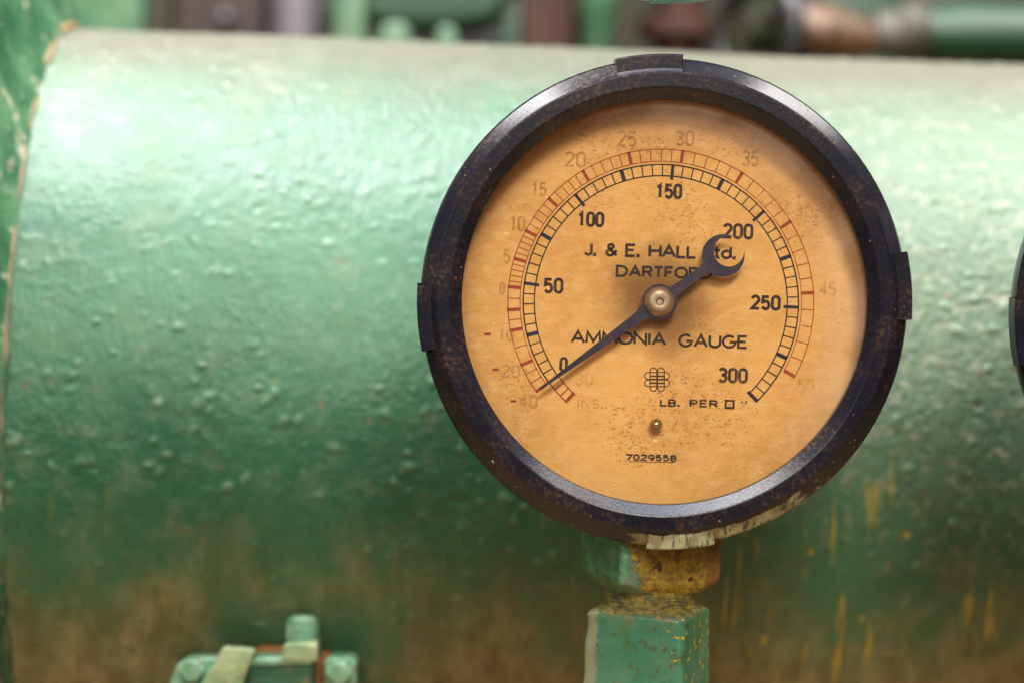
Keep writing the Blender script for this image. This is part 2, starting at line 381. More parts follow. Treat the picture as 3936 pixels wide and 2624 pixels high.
def tube(pts, r, n=14, bm=None):
    bm = bm or bmesh.new(); pts = [Vector(p) for p in pts]; rings = []
    rr = r if isinstance(r, (list, tuple)) else [r]*len(pts)
    for i, p in enumerate(pts):
        d = (pts[min(i+1, len(pts)-1)] - pts[max(i-1, 0)]).normalized()
        a = d.orthogonal().normalized() if i == 0 else (a - d*a.dot(d)).normalized()
        b = d.cross(a)
        rings.append([bm.verts.new(p + (a*math.cos(2*PI*k/n) + b*math.sin(2*PI*k/n))*rr[i]) for k in range(n)])
    for A, B in zip(rings, rings[1:]):
        for k in range(n): bm.faces.new((A[k], A[(k+1) % n], B[(k+1) % n], B[k]))
    bm.faces.new(rings[0]); bm.faces.new(rings[-1][::-1])
    return bm

def place(px, py, d):
    """a point of the photograph (in its own 3936-wide pixels) at d metres in front of the camera"""
    x = (px-1968)/FPX*d; y = -(py-1312)/FPX*d
    return Vector((x*math.cos(ROLL) - y*math.sin(ROLL), CAM.y + d, CAM.z + x*math.sin(ROLL) + y*math.cos(ROLL)))
def place2(px, py, d): return place(px*1.6735, py*1.6735, d)

# ================================================================== SETTING
def sheet(name, mat, verts):
    bm = bmesh.new(); bm.faces.new([bm.verts.new(v) for v in verts])
    o = obj(name, bm, mat); o['kind'] = 'structure'; return o
sheet('floor', 'floor', [(-6, -6, 0), (6, -6, 0), (6, 3, 0), (-6, 3, 0)])
bm = box(-6, 6, 2.2, 2.4, -0.02, 4)
o = obj('back_wall', bm, 'wall'); o['kind'] = 'structure'

# ================================================================== TANK
TR = 0.208
YAW = R(4.3)
AX = Vector((0, -0.8+1.138, 1.2585))
tank = root('receiver_tank', AX, 'big horizontal green painted steel cylinder behind the gauge, dusty on top', 'tank', rotz=YAW)
XJ = -0.2505
def shell_bm():
    bm = bmesh.new()
    lay = bm.verts.layers.float.new('lump')
    DX = .0011; DA = .0011/TR
    nx = int((0.34-XJ)/DX)+1
    xs = [XJ + i*DX for i in range(nx)] + [0.34+.02*k for k in range(1, 45)]
    na0 = int(R(168)/DA)+1; A0 = R(-80)
    fa = [A0 + i*DA for i in range(na0)]                                        # 0 = towards the camera, + up
    last = fa[-1]; k = 40
    an = fa + [last + (2*PI-(last-A0))*(i+1)/(k+1) for i in range(k)]
    H = [[0.0]*na0 for _ in range(nx)]
    rng = random.Random(5)
    made = 0
    while made < 4200:
        x = rng.uniform(XJ, .34); a = rng.uniform(A0, last)
        dens = noise.noise(Vector((x*11, a*TR*11, 2)))*1.2 + .25 + max(0, x)*1.3
        if a < -.15: dens -= min(.55, (-.15-a)*.9)
        if rng.random() > dens: 
            if rng.random() > .08: continue
        made += 1
        r = rng.choice((.0012, .0012, .0013, .0014, .0016, .0019, .0022, .0029)); e = rng.uniform(1, 1.7); th = rng.uniform(-.5, .9)
        hh = r*rng.uniform(.10, .34)*(1 if rng.random() < .86 else -.7)
        flake = rng.random() < .3
        c_, s_ = math.cos(th), math.sin(th)
        i0 = int((x-XJ)/DX); j0 = int((a-A0)/DA); ri = int(r*e/DX)+2
        for i in range(max(0, i0-ri), min(nx, i0+ri+1)):
            for j in range(max(0, j0-ri), min(na0, j0+ri+1)):
                dx = xs[i]-x; dy = (fa[j]-a)*TR
                p = (dx*c_+dy*s_)/(r*e); q = (-dx*s_+dy*c_)/r
                d2 = p*p+q*q
                if d2 < 1: H[i][j] += hh*(1-d2)**1.5 if not flake else hh*.55*min(1, (1-d2)*3.2)*(.75+.5*noise.noise(Vector((xs[i]*420, fa[j]*88, 1))))
    uvl = []; grid = []
    for i, x in enumerate(xs):
        row = []
        for j, a in enumerate(an):
            r = TR
            if i < nx and j < na0:
                p = Vector((x*38, a*TR*38, 0))
                r += noise.noise(p)*.00020 + noise.noise(p*.3)*.0008 + noise.noise(p*4.3)*.00013 + H[i][j]
            row.append(bm.verts.new((x, -r*math.cos(a), r*math.sin(a))))
        grid.append(row)
    for i in range(nx):
        for j in range(na0): grid[i][j][lay] = max(0.0, min(1.0, H[i][j]/.0007))
    uv = bm.loops.layers.uv.new('UVMap'); na = len(an)
    for i in range(len(xs)-1):
        A, B = grid[i], grid[i+1]
        for j in range(na):
            j2 = (j+1) % na
            f = bm.faces.new((A[j], B[j], B[j2], A[j2]))
            v0 = an[j]*TR; v1 = (an[j2] if j2 else an[0]+2*PI)*TR
            for lp, c in zip(f.loops, ((xs[i], v0), (xs[i+1], v0), (xs[i+1], v1), (xs[i], v1))): lp[uv].uv = c
    return bm
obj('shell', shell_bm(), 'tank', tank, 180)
prof = [(TR-.006, XJ+.006), (TR+.004, XJ+.001), (TR+.010, XJ-.003), (TR+.055, XJ-.018), (TR+.095, XJ-.034), (TR+.11, XJ-.045), (TR+.115, XJ-.06), (TR+.115, XJ-.12), (TR-.02, XJ-.13)]
bm = lathe(prof, 220, 'X')
for v in bm.verts:
    n_ = noise.noise(v.co*55)*.0012 + noise.noise(v.co*140)*.0006
    v.co += Vector((n_, 0, 0)); 
obj('end_flange', bm, 'flange', tank, 50)
bm = lathe([(TR+.0020*math.sin(t)+.0008, XJ+.0010+.0022*math.cos(t)) for t in [2*PI*k/10 for k in range(10)]], 260, 'X', closed=True)
for v in bm.verts:
    n_ = noise.noise(v.co*70)*.0016 + noise.noise(v.co*190)*.0010
    d = Vector((0, v.co.y, v.co.z)).normalized(); v.co += d*n_*.7 + Vector((n_, 0, 0))
obj('weld_bead', bm, 'bead', tank, 180)

# ================================================================== GAUGE
GC = place(2543, 1162, 0.8)                     # centre of the dial, dial plane 0.8 m from the camera
def loc(px, py, d): return place(px, py, d) - GC
GLABEL = 'round black-rimmed ammonia gauge with a yellowed dial and spanner-shaped blue needle on the green stem'
gauge = root('pressure_gauge', GC, GLABEL, 'gauge', 'black-rimmed pressure gauges')
def px(r, d): return r/FPX*d

# --- bezel
YF = -0.0185
prof = [(px(776, .788), -.0105), (px(776, .788), -.0145), (px(779, .787), -.0149), (px(820, .782), -.0179), (px(823, .782), YF+.0002),
        (px(828, .7815), YF), (px(876, .7815), YF), (px(884, .7815), YF+.0004), (px(890, .782), YF+.0012),
        (px(929, .787), -.0132), (px(935, .788), -.0118), (px(936, .79), -.0085), (px(930, .793), -.0040), (px(880, .8), -.0030), (px(800, .8), -.0045)]
bez = obj('bezel', lathe(prof, 256, closed=True), 'bezel', gauge, 9)
def lug_bm(ac):
    hw = R(8.0); bm = bmesh.new()
    p = [(px(893, .785), -.0166), (px(946, .785), -.0166), (px(950, .786), -.0161), (px(949, .79), -.0075), (px(900, .79), -.0070)]
    lathe(p, 14, bm=bm, closed=True, a0=ac-hw, a1=ac+hw, cap=True)
    bmesh.ops.bevel(bm, geom=[e for e in bm.edges if len(e.link_faces) == 2 and e.calc_face_angle(0) > .6], offset=.00025, segments=2, affect='EDGES')
    return bm
for a in (5.3, 95.3, 185.3, 275.3):
    obj('lug', lug_bm(R(a)), 'bezel', bez, 30)
# --- case behind
obj('case', lathe([(.0, .052), (px(620, .8), .052), (px(690, .8), .048), (px(720, .8), .040), (px(800, .8), .004), (px(830, .8), -.0035), (px(818, .8), -.0035), (px(790, .8), .0035), (0, .0035)], 128), 'case', gauge, 40)
# --- dial plate
dial = obj('dial', lathe([(0, 0), (px(815, .8), 0), (px(815, .8), .0025), (0, .0025)], 160), 'dial', gauge, 30)
# --- glass
glass = obj('glass', lathe([(0, -.0115), (px(800, .79), -.0115)], 128), 'glass', gauge, 30)

# --- printing: ribbons of ink lying on the plate
DC = (2540, 1162)                                # centre of the printed scales in the photograph
class Ink:
    def __init__(s): s.bm = bmesh.new(); s.k = 0
    def ribbon(s, pts, wd, closed=False):
        """pts in photograph pixels"""
        P = [Vector(p) for p in pts]; n = len(P); s.k += 1
        y = -.00008 - .00003*(s.k % 5)
        L, Rr = [], []
        for i in range(n):
            a = P[i-1] if (i > 0 or closed) else None; b = P[(i+1) % n] if (i < n-1 or closed) else None
            d1 = (P[i]-a).normalized() if a is not None else None; d2 = (b-P[i]).normalized() if b is not None else None
            if d1 is None: d1 = d2
            if d2 is None: d2 = d1
            n1 = Vector((-d1.y, d1.x)); n2 = Vector((-d2.y, d2.x)); m = (n1+n2)
            m = m.normalized() if m.length > 1e-6 else n1
            k = wd/2/max(.45, m.dot(n1))
            for lst, sg in ((L, 1), (Rr, -1)):
                q = P[i] + m*k*sg; v = loc(q.x, q.y, .8)
                lst.append(s.bm.verts.new((v.x, y, v.z)))
        for i in range(n if closed else n-1):
            j = (i+1) % n; s.bm.faces.new((L[i], L[j], Rr[j], Rr[i]))
    def done(s, name, mat): return obj(name, s.bm, mat, dial, None)

def pol(r, deg):                                 # deg measured in the dial's own level frame
    a = R(deg) - ROLL
    return (DC[0]+r*math.cos(a), DC[1]-r*math.sin(a))
def arc_pts(r, a, b, n): return [pol(r, a+(b-a)*i/n) for i in range(n+1)]
def tick(ink, r0, r1, a, wd): ink.ribbon([pol(r0, a), pol(r1, a)], wd)

va = lambda v: 217.1 - v*.8703
ink = Ink()
ink.ribbon(arc_pts(529, va(0), va(300), 150), 5.5); ink.ribbon(arc_pts(486, va(0), va(300), 150), 5.0)
for v in range(0, 301, 5):
    if v % 25: tick(ink, 487, 528, va(v), 4.6)
ink.done('pressure_scale', 'black')
for v in range(25, 300, 25):
    ink = Ink(); tick(ink, 484 if v % 50 else 472, 531, va(v), 15 if v % 50 else 12); ink.done('pressure_mark', 'blue')
ink = Ink(); tick(ink, 478, 532, va(300), 14); ink.done('pressure_mark', 'blue')
reds = [215.5, 204.2, 190.6, 182.8, 174.1, 163.3, 152.0, 137.2, 120.7, 102.1, 81.7, 57.8, 31.9, 3.65, -28.9]
reds = [a+1.6 for a in reds]
sub = [3, 2, 2, 2] + [5]*10
ink = Ink()
ink.ribbon(arc_pts(588, reds[0], reds[-1], 150), 4.5); ink.ribbon(arc_pts(541, reds[0], reds[-1], 150), 4.0)
for i, k in enumerate(sub):
    for j in range(1, k): tick(ink, 542, 587, reds[i]+(reds[i+1]-reds[i])*j/k, 4.2)
ink.done('temperature_scale', 'pale')
for a in reds: ink = Ink(); tick(ink, 540, 590, a, 13); ink.done('temperature_mark', 'red')
ink = Ink()
ink.ribbon(arc_pts(527, 217.5, 227.6, 8), 5); ink.ribbon(arc_pts(484, 217.5, 227.6, 8), 5)
tick(ink, 480, 530, 227.8, 14); tick(ink, 485, 527, 221, 5); tick(ink, 485, 527, 224.4, 5)
ink.done('vacuum_scale', 'red')
for a, b in (((1861, 1284), (1887, 1284)), ((1893, 1419), (1917, 1419)), ((1961, 1540), (1985, 1541))): (lambda q: (q.ribbon([a, b], 10), q.done('minus_sign', 'red')))(Ink())

# --- lettering: a small stroke alphabet, cap height 1
def ar(cx, cy, rx, ry, a, b, n=10): return [(cx+rx*math.cos(R(a+(b-a)*i/n)), cy+ry*math.sin(R(a+(b-a)*i/n))) for i in range(n+1)]
def glyph(ch, w):
    C = lambda p: (p, True)
    O = lambda p: (p, False)
    h = w/2
    if ch == '0':
        q = min(h, .5); return [C(ar(h, 1-q, h, q, 0, 180)[:-1] + [(0, 1-q), (0, q)] + ar(h, q, h, q, 180, 360)[1:] )]
    if ch == '1': return [O([(w*.12, .78), (w*.55, .97), (w*.55, 0)])]
    if ch == '2': return [O(ar(h, .73, h, .27, 165, -25) + [(0, 0.03), (w*1.04, 0.03)])]
    if ch == '3': return [O(ar(h, .75, h*.95, .25, 155, -80) + [(w*.38, .52)]), O([(w*.38, .52)] + ar(h, .27, h, .27, 85, -155))]
    if ch == '4': return [O([(w*.72, 0), (w*.72, 1), (0, .28), (w*1.05, .28)])]
    if ch == '5': return [O([(w*.95, .97), (w*.12, .97), (w*.06, .54)] + ar(h, .31, h, .31, 125, -155))]
    if ch == '7': return [O([(0, .86), (0.04, .96), (w, .97), (w*.35, 0)])]
    if ch == '8': return [C(ar(h, .75, h*.9, .25, 0, 360, 16)[:-1]), C(ar(h, .27, h, .27, 0, 360, 16)[:-1])]
    if ch == '9': return [C(ar(h, .68, h, .31, 0, 360, 16)[:-1]), O([(w, .68)] + ar(h*.6, .45, w*.68, .45, 0, -80, 8))]
    if ch == 'A': return [O([(0, 0), (h, 1), (w, 0)]), O([(w*.18, .34), (w*.82, .34)])]
    if ch == 'B': return [O([(0, .5), (w*.6, .5)] + ar(w*.6, .26, w*.4, .25, 85, -90) + [(0, .01), (0, .99), (w*.55, .99)] + ar(w*.58, .75, w*.36, .24, 85, -85))]
    if ch == 'D': return [C([(0, 0), (0, 1)] + ar(w*.4, .5, w*.6, .5, 90, -90, 12))]
    if ch == 'E': return [O([(w, 0), (0, 0), (0, 1), (w, 1)]), O([(0, .52), (w*.86, .52)])]
    if ch == 'F': return [O([(0, 0), (0, 1), (w, 1)]), O([(0, .5), (w*.86, .5)])]
    if ch == 'G': return [O(ar(h, .5, h, .5, 48, 330, 18) + [(w, .46), (w*.55, .46)])]
    if ch == 'H': return [O([(0, 0), (0, 1)]), O([(w, 0), (w, 1)]), O([(0, .52), (w, .52)])]
    if ch == 'I': return [O([(h, 0), (h, 1)])]
    if ch == 'J': return [O([(w, 1), (w, .28)] + ar(h, .27, h, .27, 0, -165))]
    if ch == 'L': return [O([(0, 1), (0, 0), (w, 0)])]
    if ch == 'M': return [O([(0, 0), (w*.06, 1), (h, .12), (w*.94, 1), (w, 0)])]
    if ch == 'N': return [O([(0, 0), (0, 1), (w, 0), (w, 1)])]
    if ch == 'O': return [C(ar(h, .5, h, .5, 0, 360, 24)[:-1])]
    if ch == 'P': return [O([(0, 0), (0, .99), (w*.6, .99)] + ar(w*.62, .74, w*.38, .25, 85, -90) + [(0, .49)])]
    if ch == 'R': return [O([(0, 0), (0, .99), (w*.6, .99)] + ar(w*.62, .74, w*.36, .25, 85, -90) + [(0, .49)]), O([(w*.52, .48), (w, 0)])]
    if ch == 'S': return [O(ar(h, .75, h*.92, .24, 35, 270) + ar(h, .26, h, .25, 88, -145))]
    if ch == 'T': return [O([(h, 0), (h, 1)]), O([(0, 1), (w, 1)])]
    if ch == 'U': return [O([(0, 1), (0, .34)] + ar(h, .34, h, .34, 180, 360)[1:-1] + [(w, .34), (w, 1)])]
    if ch == 't': return [O([(w*.42, .95), (w*.42, .18)] + ar(w*.8, .18, w*.38, .17, 180, 290, 6)), O([(0, .70), (w, .70)])]
    if ch == 'd': return [C(ar(h*.95, .34, h*.95, .33, 0, 360, 18)[:-1]), O([(w*.95, 0), (w*.95, 1.02)])]
    if ch == '&': return [O([(w, .0), (w*.22, .66)] + ar(w*.44, .80, w*.24, .19, 205, -30, 10) + [(w*.16, .40)] + ar(w*.38, .26, w*.36, .26, 150, 330, 10) + [(w*.98, .46)])]
    if ch == '.': return [O([(w*.3, -.05), (w*.3, .15)])]
    if ch == '□': return [C([(0, 0), (w, 0), (w, 1), (0, 1)])]
    if ch == '"': return [O([(w*.15, .62), (w*.15, .98)]), O([(w*.85, .62), (w*.85, .98)])]
    return []
WID = {'I': .14, '.': .18, 'M': .92, 'O': .92, 'G': .88, 'A': .84, 'D': .80, 'N': .76, 'U': .74, 'H': .74, 'R': .66, 'B': .64, 'P': .62,
       'E': .58, 'F': .56, 'L': .54, 'T': .66, 'J': .42, '&': .72, 't': .36, 'd': .58, 'S': .62, '□': 1.0, '"': .5, ' ': .34}
def text(ink, s, x0, x1, yb, yt, wd, dw=None, gap=.2, digit=.46, slope=.028):
    """letters between x0 and x1 with the base line at yb (at x0) and tops at yt, in photograph pixels"""
    H = yb-yt; ws = [(dw or {}).get(c, WID.get(c, digit)) for c in s]
    tot = sum(ws) + gap*(len(s)-1); fx = (x1-x0-wd)/(tot*H); x = 0
    for c, wv in zip(s, ws):
        if c == '.':
            X = x0+wd/2+(x+wv*.3)*H*fx; Y = yb-wd*.62 + slope*(X-x0)
            ink.ribbon([(X-wd*.62, Y), (X+wd*.62, Y)], wd*1.24); x += wv+gap; continue
        for pts, closed in glyph(c, wv):
            q = []
            for gx, gy in pts:
                X = x0+wd/2+(x+gx)*H*fx; Y = yb-wd/2 - gy*(H-wd) + slope*(X-x0)
                q.append((X+slope*gy*H, Y))
            ink.ribbon(q, wd, closed)
        x += wv+gap
def word(name, mat, *args, **kw):
    k = Ink(); text(k, *args, **kw); return k.done(name, mat)
for s, a, b, yb, yt in (('0', 2149, 2182, 1430, 1369), ('50', 2088, 2165, 1128, 1066), ('100', 2217, 2322, 872, 812), ('150', 2518, 2622, 764, 704),
                        ('200', 2777, 2895, 919, 857), ('250', 2884, 3000, 1192, 1132), ('300', 2758, 2874, 1470, 1410)):
    word('numeral', 'black', s, a, b, yb, yt, 11.5, gap=.24, digit=.5)
word('maker_lettering', 'black', 'J. & E. HALL', 2244, 2678, 984, 931, 10.6, gap=.17)
word('maker_lettering', 'black', 'Ltd.', 2700, 2834, 995, 943, 10.6, gap=.15)
word('town_lettering', 'black', 'DARTFORD', 2366, 2737, 1065, 1018, 10, gap=.24)
word('title_lettering', 'black', 'AMMONIA', 2192, 2561, 1319, 1268, 9.6, gap=.16)
word('title_lettering', 'black', 'GAUGE', 2606, 2874, 1334, 1281, 9.6, gap=.20)
k = Ink(); text(k, 'LB.', 2536, 2618, 1561, 1531, 6.8, dw={'L': .7, 'B': .75, '.': .3}, gap=.3); text(k, 'PER', 2650, 2759, 1563, 1533, 6.8, dw={'P': .72, 'E': .68, 'R': .76}, gap=.38)
text(k, '□', 2785, 2823, 1570, 1534, 8); k.ribbon([(2853, 1540), (2852, 1549)], 6); k.ribbon([(2868, 1540), (2867, 1549)], 6)
k.done('unit_lettering', 'black')
k = Ink(); text(k, '7029558', 2404, 2601, 1769, 1742, 6.6, digit=.8, gap=.34, slope=.022); k.ribbon([(2420, 1772), (2510, 1775), (2596, 1776)], 2.6)
k.done('serial_number', 'black')
# faded numerals of the temperature ring
for s, a, b, yb, yt in (('30', 2210, 2280, 1482, 1428), ('10', 1912, 1976, 1310, 1262), ('20', 1925, 2000, 1450, 1397), ('40', 1994, 2067, 1568, 1514),
                        ('5', 1933, 1962, 1014, 955), ('10', 1957, 2019, 890, 828), ('15', 2040, 2102, 756, 697), ('20', 2169, 2252, 644, 582),
                        ('25', 2372, 2446, 565, 502), ('30', 2595, 2668, 562, 500), ('35', 2850, 2916, 641, 577), ('40', 3056, 3126, 845, 787),
                        ('45', 3148, 3214, 1138, 1080), ('50', 3064, 3130, 1508, 1450), ('0', 1918, 1942, 1134, 1080)):
    word('faded_numeral', 'ghost' if (yb < 900 and a < 2900) else 'trace', s, a, b, yb, yt, 9.5, gap=.24, digit=.5)
word('faded_lettering', 'trace', 'INS.', 2217, 2322, 1568, 1530, 7, gap=.34)
# knot emblem: four interlaced loops
k = Ink(); ex, ey = 2526, 1457
def stad(cx, cy, a, b):
    q = min(a, b)
    if a > b: return ar(cx+a-q, cy, q, q, -90, 90, 9) + ar(cx-a+q, cy, q, q, 90, 270, 9)
    return ar(cx, cy+b-q, q, q, 0, 180, 9) + ar(cx, cy-b+q, q, q, 180, 360, 9)
for sg in (-1, 1):
    k.ribbon(stad(ex, ey+sg*14, 48, 13), 3.6, True); k.ribbon(stad(ex+sg*14.5, ey, 13, 45), 3.6, True)
    k.ribbon([(ex-26, ey+sg*13.5), (ex+27, ey+sg*13.5+1)], 6)
k.done('emblem', 'black')
# --- stop pin
bm = lathe([(0, -.0058), (px(9, .8), -.0057), (px(18, .8), -.0050), (px(24, .8), -.0036), (px(25, .8), -.0026), (px(22, .8), -.0014), (px(14, .8), -.0006), (px(12, .8), .001)], 32)
o = obj('stop_pin', bm, 'pin', gauge, 180, loc(2522, 1632, .797)); o.location.y = 0

# --- needle, drawn along its own axis u (towards the crescent tail), in photograph pixels
HUB = (2535, 1160)
def needle_outline():
    p = []
    c1, R1 = 302.6, 82; c2, R2 = 329, 58.6; hr = 68
    def P(u, v): p.append((u, v))
    ah = math.asin(21/hr); 
    # from the hub along the upper side of the tail to the crescent
    P(hr*math.cos(ah)+2, 22); P(100, 19.5); P(150, 18); P(200, 17.5); P(214, 19); P(222, 24)
    x = (R1*R1-R2*R2+(c2-c1)**2)/(2*(c2-c1)); yy = math.sqrt(R1*R1-x*x)
    t0 = math.degrees(math.atan2(27, -76)); t1 = math.degrees(math.atan2(yy, x))
    for i in range(0, 25): a = R(t0+(t1-t0)*i/24); P(c1+R1*math.cos(a), R1*math.sin(a))
    s1 = math.degrees(math.atan2(yy, x-(c2-c1)))
    for i in range(1, 40): a = R(s1+(360-2*s1)*i/40); P(c2+R2*math.cos(a), R2*math.sin(a))
    for i in range(0, 25): a = R(-t1+(t1-t0)*i/24); P(c1+R1*math.cos(a), R1*math.sin(a))
    P(222, -24); P(214, -19); P(200, -17.5); P(150, -18); P(100, -19.5); P(hr*math.cos(ah)+2, -22)
    for i in range(1, 14): a = R(-math.degrees(ah) - (180-math.degrees(ah)-30)*i/14); P(hr*math.cos(a), hr*math.sin(a))
    P(-62, -31); P(-84, -24); P(-120, -20); P(-300, -13.5); P(-480, -7.5); P(-566, -4.2); P(-570, 0)
    P(-566, 4.2); P(-480, 7.5); P(-300, 13.5); P(-120, 20); P(-84, 24); P(-62, 31)
    for i in range(1, 14): a = R(150 - (150-math.degrees(ah))*i/14); P(hr*math.cos(a), hr*math.sin(a))
    return p
NA = R(36.0)
pts = []
for u, v in needle_outline():
    X = HUB[0] + u*math.cos(NA) - v*math.sin(NA); Y = HUB[1] - (u*math.sin(NA) + v*math.cos(NA))
    q = loc(X, Y, .794); pts.append((q.x, q.z))
from mathutils.geometry import tessellate_polygon
bm = bmesh.new()
tris = tessellate_polygon([[Vector((p[0], p[1], 0)) for p in pts]])
A = [bm.verts.new((p[0], -.0066, p[1])) for p in pts]; B = [bm.verts.new((p[0], -.0058, p[1])) for p in pts]
for t3 in tris:
    bm.faces.new([A[k] for k in t3]); bm.faces.new([B[k] for k in reversed(t3)])
for k in range(len(pts)):
    k2 = (k+1) % len(pts); bm.faces.new((A[k], A[k2], B[k2], B[k]))
ndl = obj('needle', bm, 'needle', gauge, None)
hc = loc(HUB[0], HUB[1], .792)
bm = lathe([(0, -.0089), (px(10, .79), -.0089), (px(12, .79), -.0093), (px(16, .79), -.0101), (px(30, .79), -.0103), (px(44, .79), -.0099), (px(53, .79), -.0088), (px(58, .79), -.0074), (px(59, .79), -.0064), (px(30, .79), -.0062)], 64)
o = obj('hub_cap', bm, 'brass', ndl, 35, hc); o.location.y = 0
bm = lathe([(0, -.0060), (px(40, .79), -.0060), (px(40, .79), .0), (0, .0)], 40)
o = obj('spindle', bm, 'brass', gauge, 35, hc); o.location.y = 0

# --- second and third gauge: copies that only poke into the frame
def copy_gauge(shift, label):
    r = gauge.copy(); COL.objects.link(r); r.location = gauge.location + shift; r['label'] = label
    for ch in list(gauge.children):
        if ch.name.split('.')[0] in ('needle', 'spindle', 'stop_pin'): continue
        c = ch.copy(); COL.objects.link(c); c.parent = r
        if ch is dial: continue
        for g in ch.children:
            d = g.copy(); COL.objects.link(d); d.parent = c
    return r
copy_gauge(place(3895+893, 1216, .806) - place(2543, 1162, .8), 'black gauge rim cut off by the right edge of the photo')
copy_gauge(place(2560, -908, .80) - place(2543, 1162, .8), 'dark rim of a gauge just peeking in at the top edge').rotation_euler.y = PI

# ================================================================== STEM UNDER THE GAUGE
SD = .822
sc = place(2497, 2180, SD)
stem = root('gauge_stem', place(2490, 2620, SD), 'chipped green square stem with a yellow-scabbed nut directly under the gauge', 'pipe fitting')
def rsq(w, rad, rot, z, n=6):
    """rounded square outline of half width w"""
    out = []
    for q in range(4):
        cx, cy = [(1, 1), (-1, 1), (-1, -1), (1, -1)][q]
        for i in range(n+1):
            a = R(90*q + 90*i/n)
            x, y = cx*(w-rad)+rad*math.cos(a), cy*(w-rad)+rad*math.sin(a)
            out.append((x*math.cos(rot)-y*math.sin(rot), x*math.sin(rot)+y*math.cos(rot), z))
    return out
def loft(rings):
    bm = bmesh.new(); V = [[bm.verts.new(p) for p in r] for r in rings]; n = len(V[0])
    for A, B in zip(V, V[1:]):
        for i in range(n): bm.faces.new((A[i], A[(i+1) % n], B[(i+1) % n], B[i]))
    bm.faces.new(V[0][::-1]); bm.faces.new(V[-1])
    return bm
def wob(bm, amp=.0004, f=90):
    for v in bm.verts: v.co += Vector((noise.noise(v.co*f), noise.noise(v.co*f+Vector((9, 0, 0))), noise.noise(v.co*f+Vector((0, 9, 0)))*.5))*amp
    return bm
pz = lambda y: (1312-y)/FPX*SD + CAM.z + (2490-1968)/FPX*SD*math.sin(ROLL)     # world height of a photo row near the stem
base = stem.location
nz = lambda y: pz(y) - base.z
# union nut
cx = (place(2497, 2180, SD)-base).x
W = px(500, SD)/2/(math.cos(R(20))+math.sin(R(20)))*1.06
rot = R(20)
def nut_rings(ys):
    out = []
    for y, k, rad in ys:
        out.append(rsq(W*k, min(W*k*.98, W*rad), rot, nz(y) - nz(2180)))
    return out
ys = [(1975, .93, .30), (1985, .99, .15), (2060, 1.0, .13), (2110, 1, .13), (2150, 1, .13), (2198, 1, .13), (2214, .985, .18), (2236, .93, .34), (2258, .86, .56), (2274, .80, .76), (2282, .74, .72)]
fine = []
for (a, b) in zip(ys, ys[1:]):
    for i in range(4): fine.append(tuple(a[j]+(b[j]-a[j])*i/4 for j in range(3)))
fine.append(ys[-1])
nut = obj('union_nut', wob(wob(loft(nut_rings(fine)), .0005, 90), .0006, 320), 'nut', stem, 40, (cx, 0, nz(2180)))
# threaded neck
z0, z1 = nz(2330), nz(2270)
prof = []
for i in range(9): prof.append((px(178, SD) if i % 2 else px(181, SD), z0+(z1-z0)*i/8))
prof = [(0, z0-.004)] + [(px(178, SD), z0-.004)] + prof + [(px(178, SD), nz(1945)), (0, nz(1945))]
bm = lathe(prof, 48, 'Z'); wob(bm, .0022, 130)
obj('threaded_neck', bm, 'body', stem, 40, ((place(2493, 2300, SD)-base).x, 0, 0))
# square body
cx = (place(2492, 2450, SD)-base).x
W2 = px(476, SD)/2/(math.cos(R(22))+math.sin(R(22)))*1.06
ys = [(2296, .60, .59), (2304, .74, .72), (2318, .85, .55), (2330, .93, .33), (2341, .98, .20), (2352, 1, .14), (2420, 1.0, .13), (2520, 1.005, .13), (2640, 1.01, .13), (2900, 1.01, .13)]
fine = []
for (a, b) in zip(ys, ys[1:]):
    for i in range(5): fine.append(tuple(a[j]+(b[j]-a[j])*i/5 for j in range(3)))
fine.append(ys[-1])
rings = [rsq(W2*k, min(W2*k*.98, W2*rad), R(-21), nz(y)-nz(2330)) for y, k, rad in fine]
obj('square_body', wob(wob(loft(rings), .0007, 80), .0004, 260), 'body', stem, 40, (cx, 0, nz(2330)))

# ================================================================== VALVE LOW ON THE LEFT (out of focus)
VD = .945
def vp(cx_, cy_): return place(600+cx_/2.513, 2000+cy_/2.513, VD)
vb = vp(1080, 1568)
valve = root('valve_bonnet', vb, 'blurred pale green valve top with a diagonal strap, in front of the tank', 'valve')
def vbox(name, x0, x1, y0, y1, dy0, dy1, mat, bev=.0015, parent=valve, rot=None):
    a = vp(x0, y1)-vb; b = vp(x1, y0)-vb
    return obj(name, box(a.x, b.x, dy0, dy1, a.z, b.z, bev, rot=rot), mat, parent, 40)
# flange: chamfered slab, ears left and right
def vpoly(name, pts, y0, y1, mat, bev=.0012, parent=valve):
    q = [((vp(*p)-vb).x, (vp(*p)-vb).z) for p in pts]
    b_ = prism(q, y0, y1, None, 'Y', bev)
    bmesh.ops.subdivide_edges(b_, edges=[e for e in b_.edges if e.calc_length() > .008], cuts=3, use_grid_fill=True)
    wob(b_, .0011, 75); wob(b_, .0005, 240)
    return obj(name, b_, mat, parent, 45)
vpoly('flange_ear', [(150, 1900), (170, 1560), (250, 1350), (330, 1290), (640, 1290), (660, 1900)], -.012, .022, 'vmint')
vpoly('flange_ear', [(1640, 1900), (1640, 1330), (1700, 1290), (1890, 1290), (1950, 1340), (1935, 1520), (1900, 1900)], -.008, .024, 'vmint')
vpoly('body', [(600, 1900), (620, 1320), (950, 1250), (1010, 1215), (1245, 1205), (1275, 1285), (1560, 1300), (1610, 1275), (1690, 1290), (1720, 1330), (1720, 1900)], .0, .03, 'rust')
vpoly('packing_block', [(900, 1900), (940, 1300), (965, 1275), (1530, 1275), (1550, 1310), (1545, 1900)], -.016, -.001, 'vdark', .003)
vpoly('packing_lip', [(960, 1345), (960, 1290), (1000, 1268), (1520, 1262), (1545, 1285), (1540, 1325)], -.0185, .004, 'vmint', .0015)
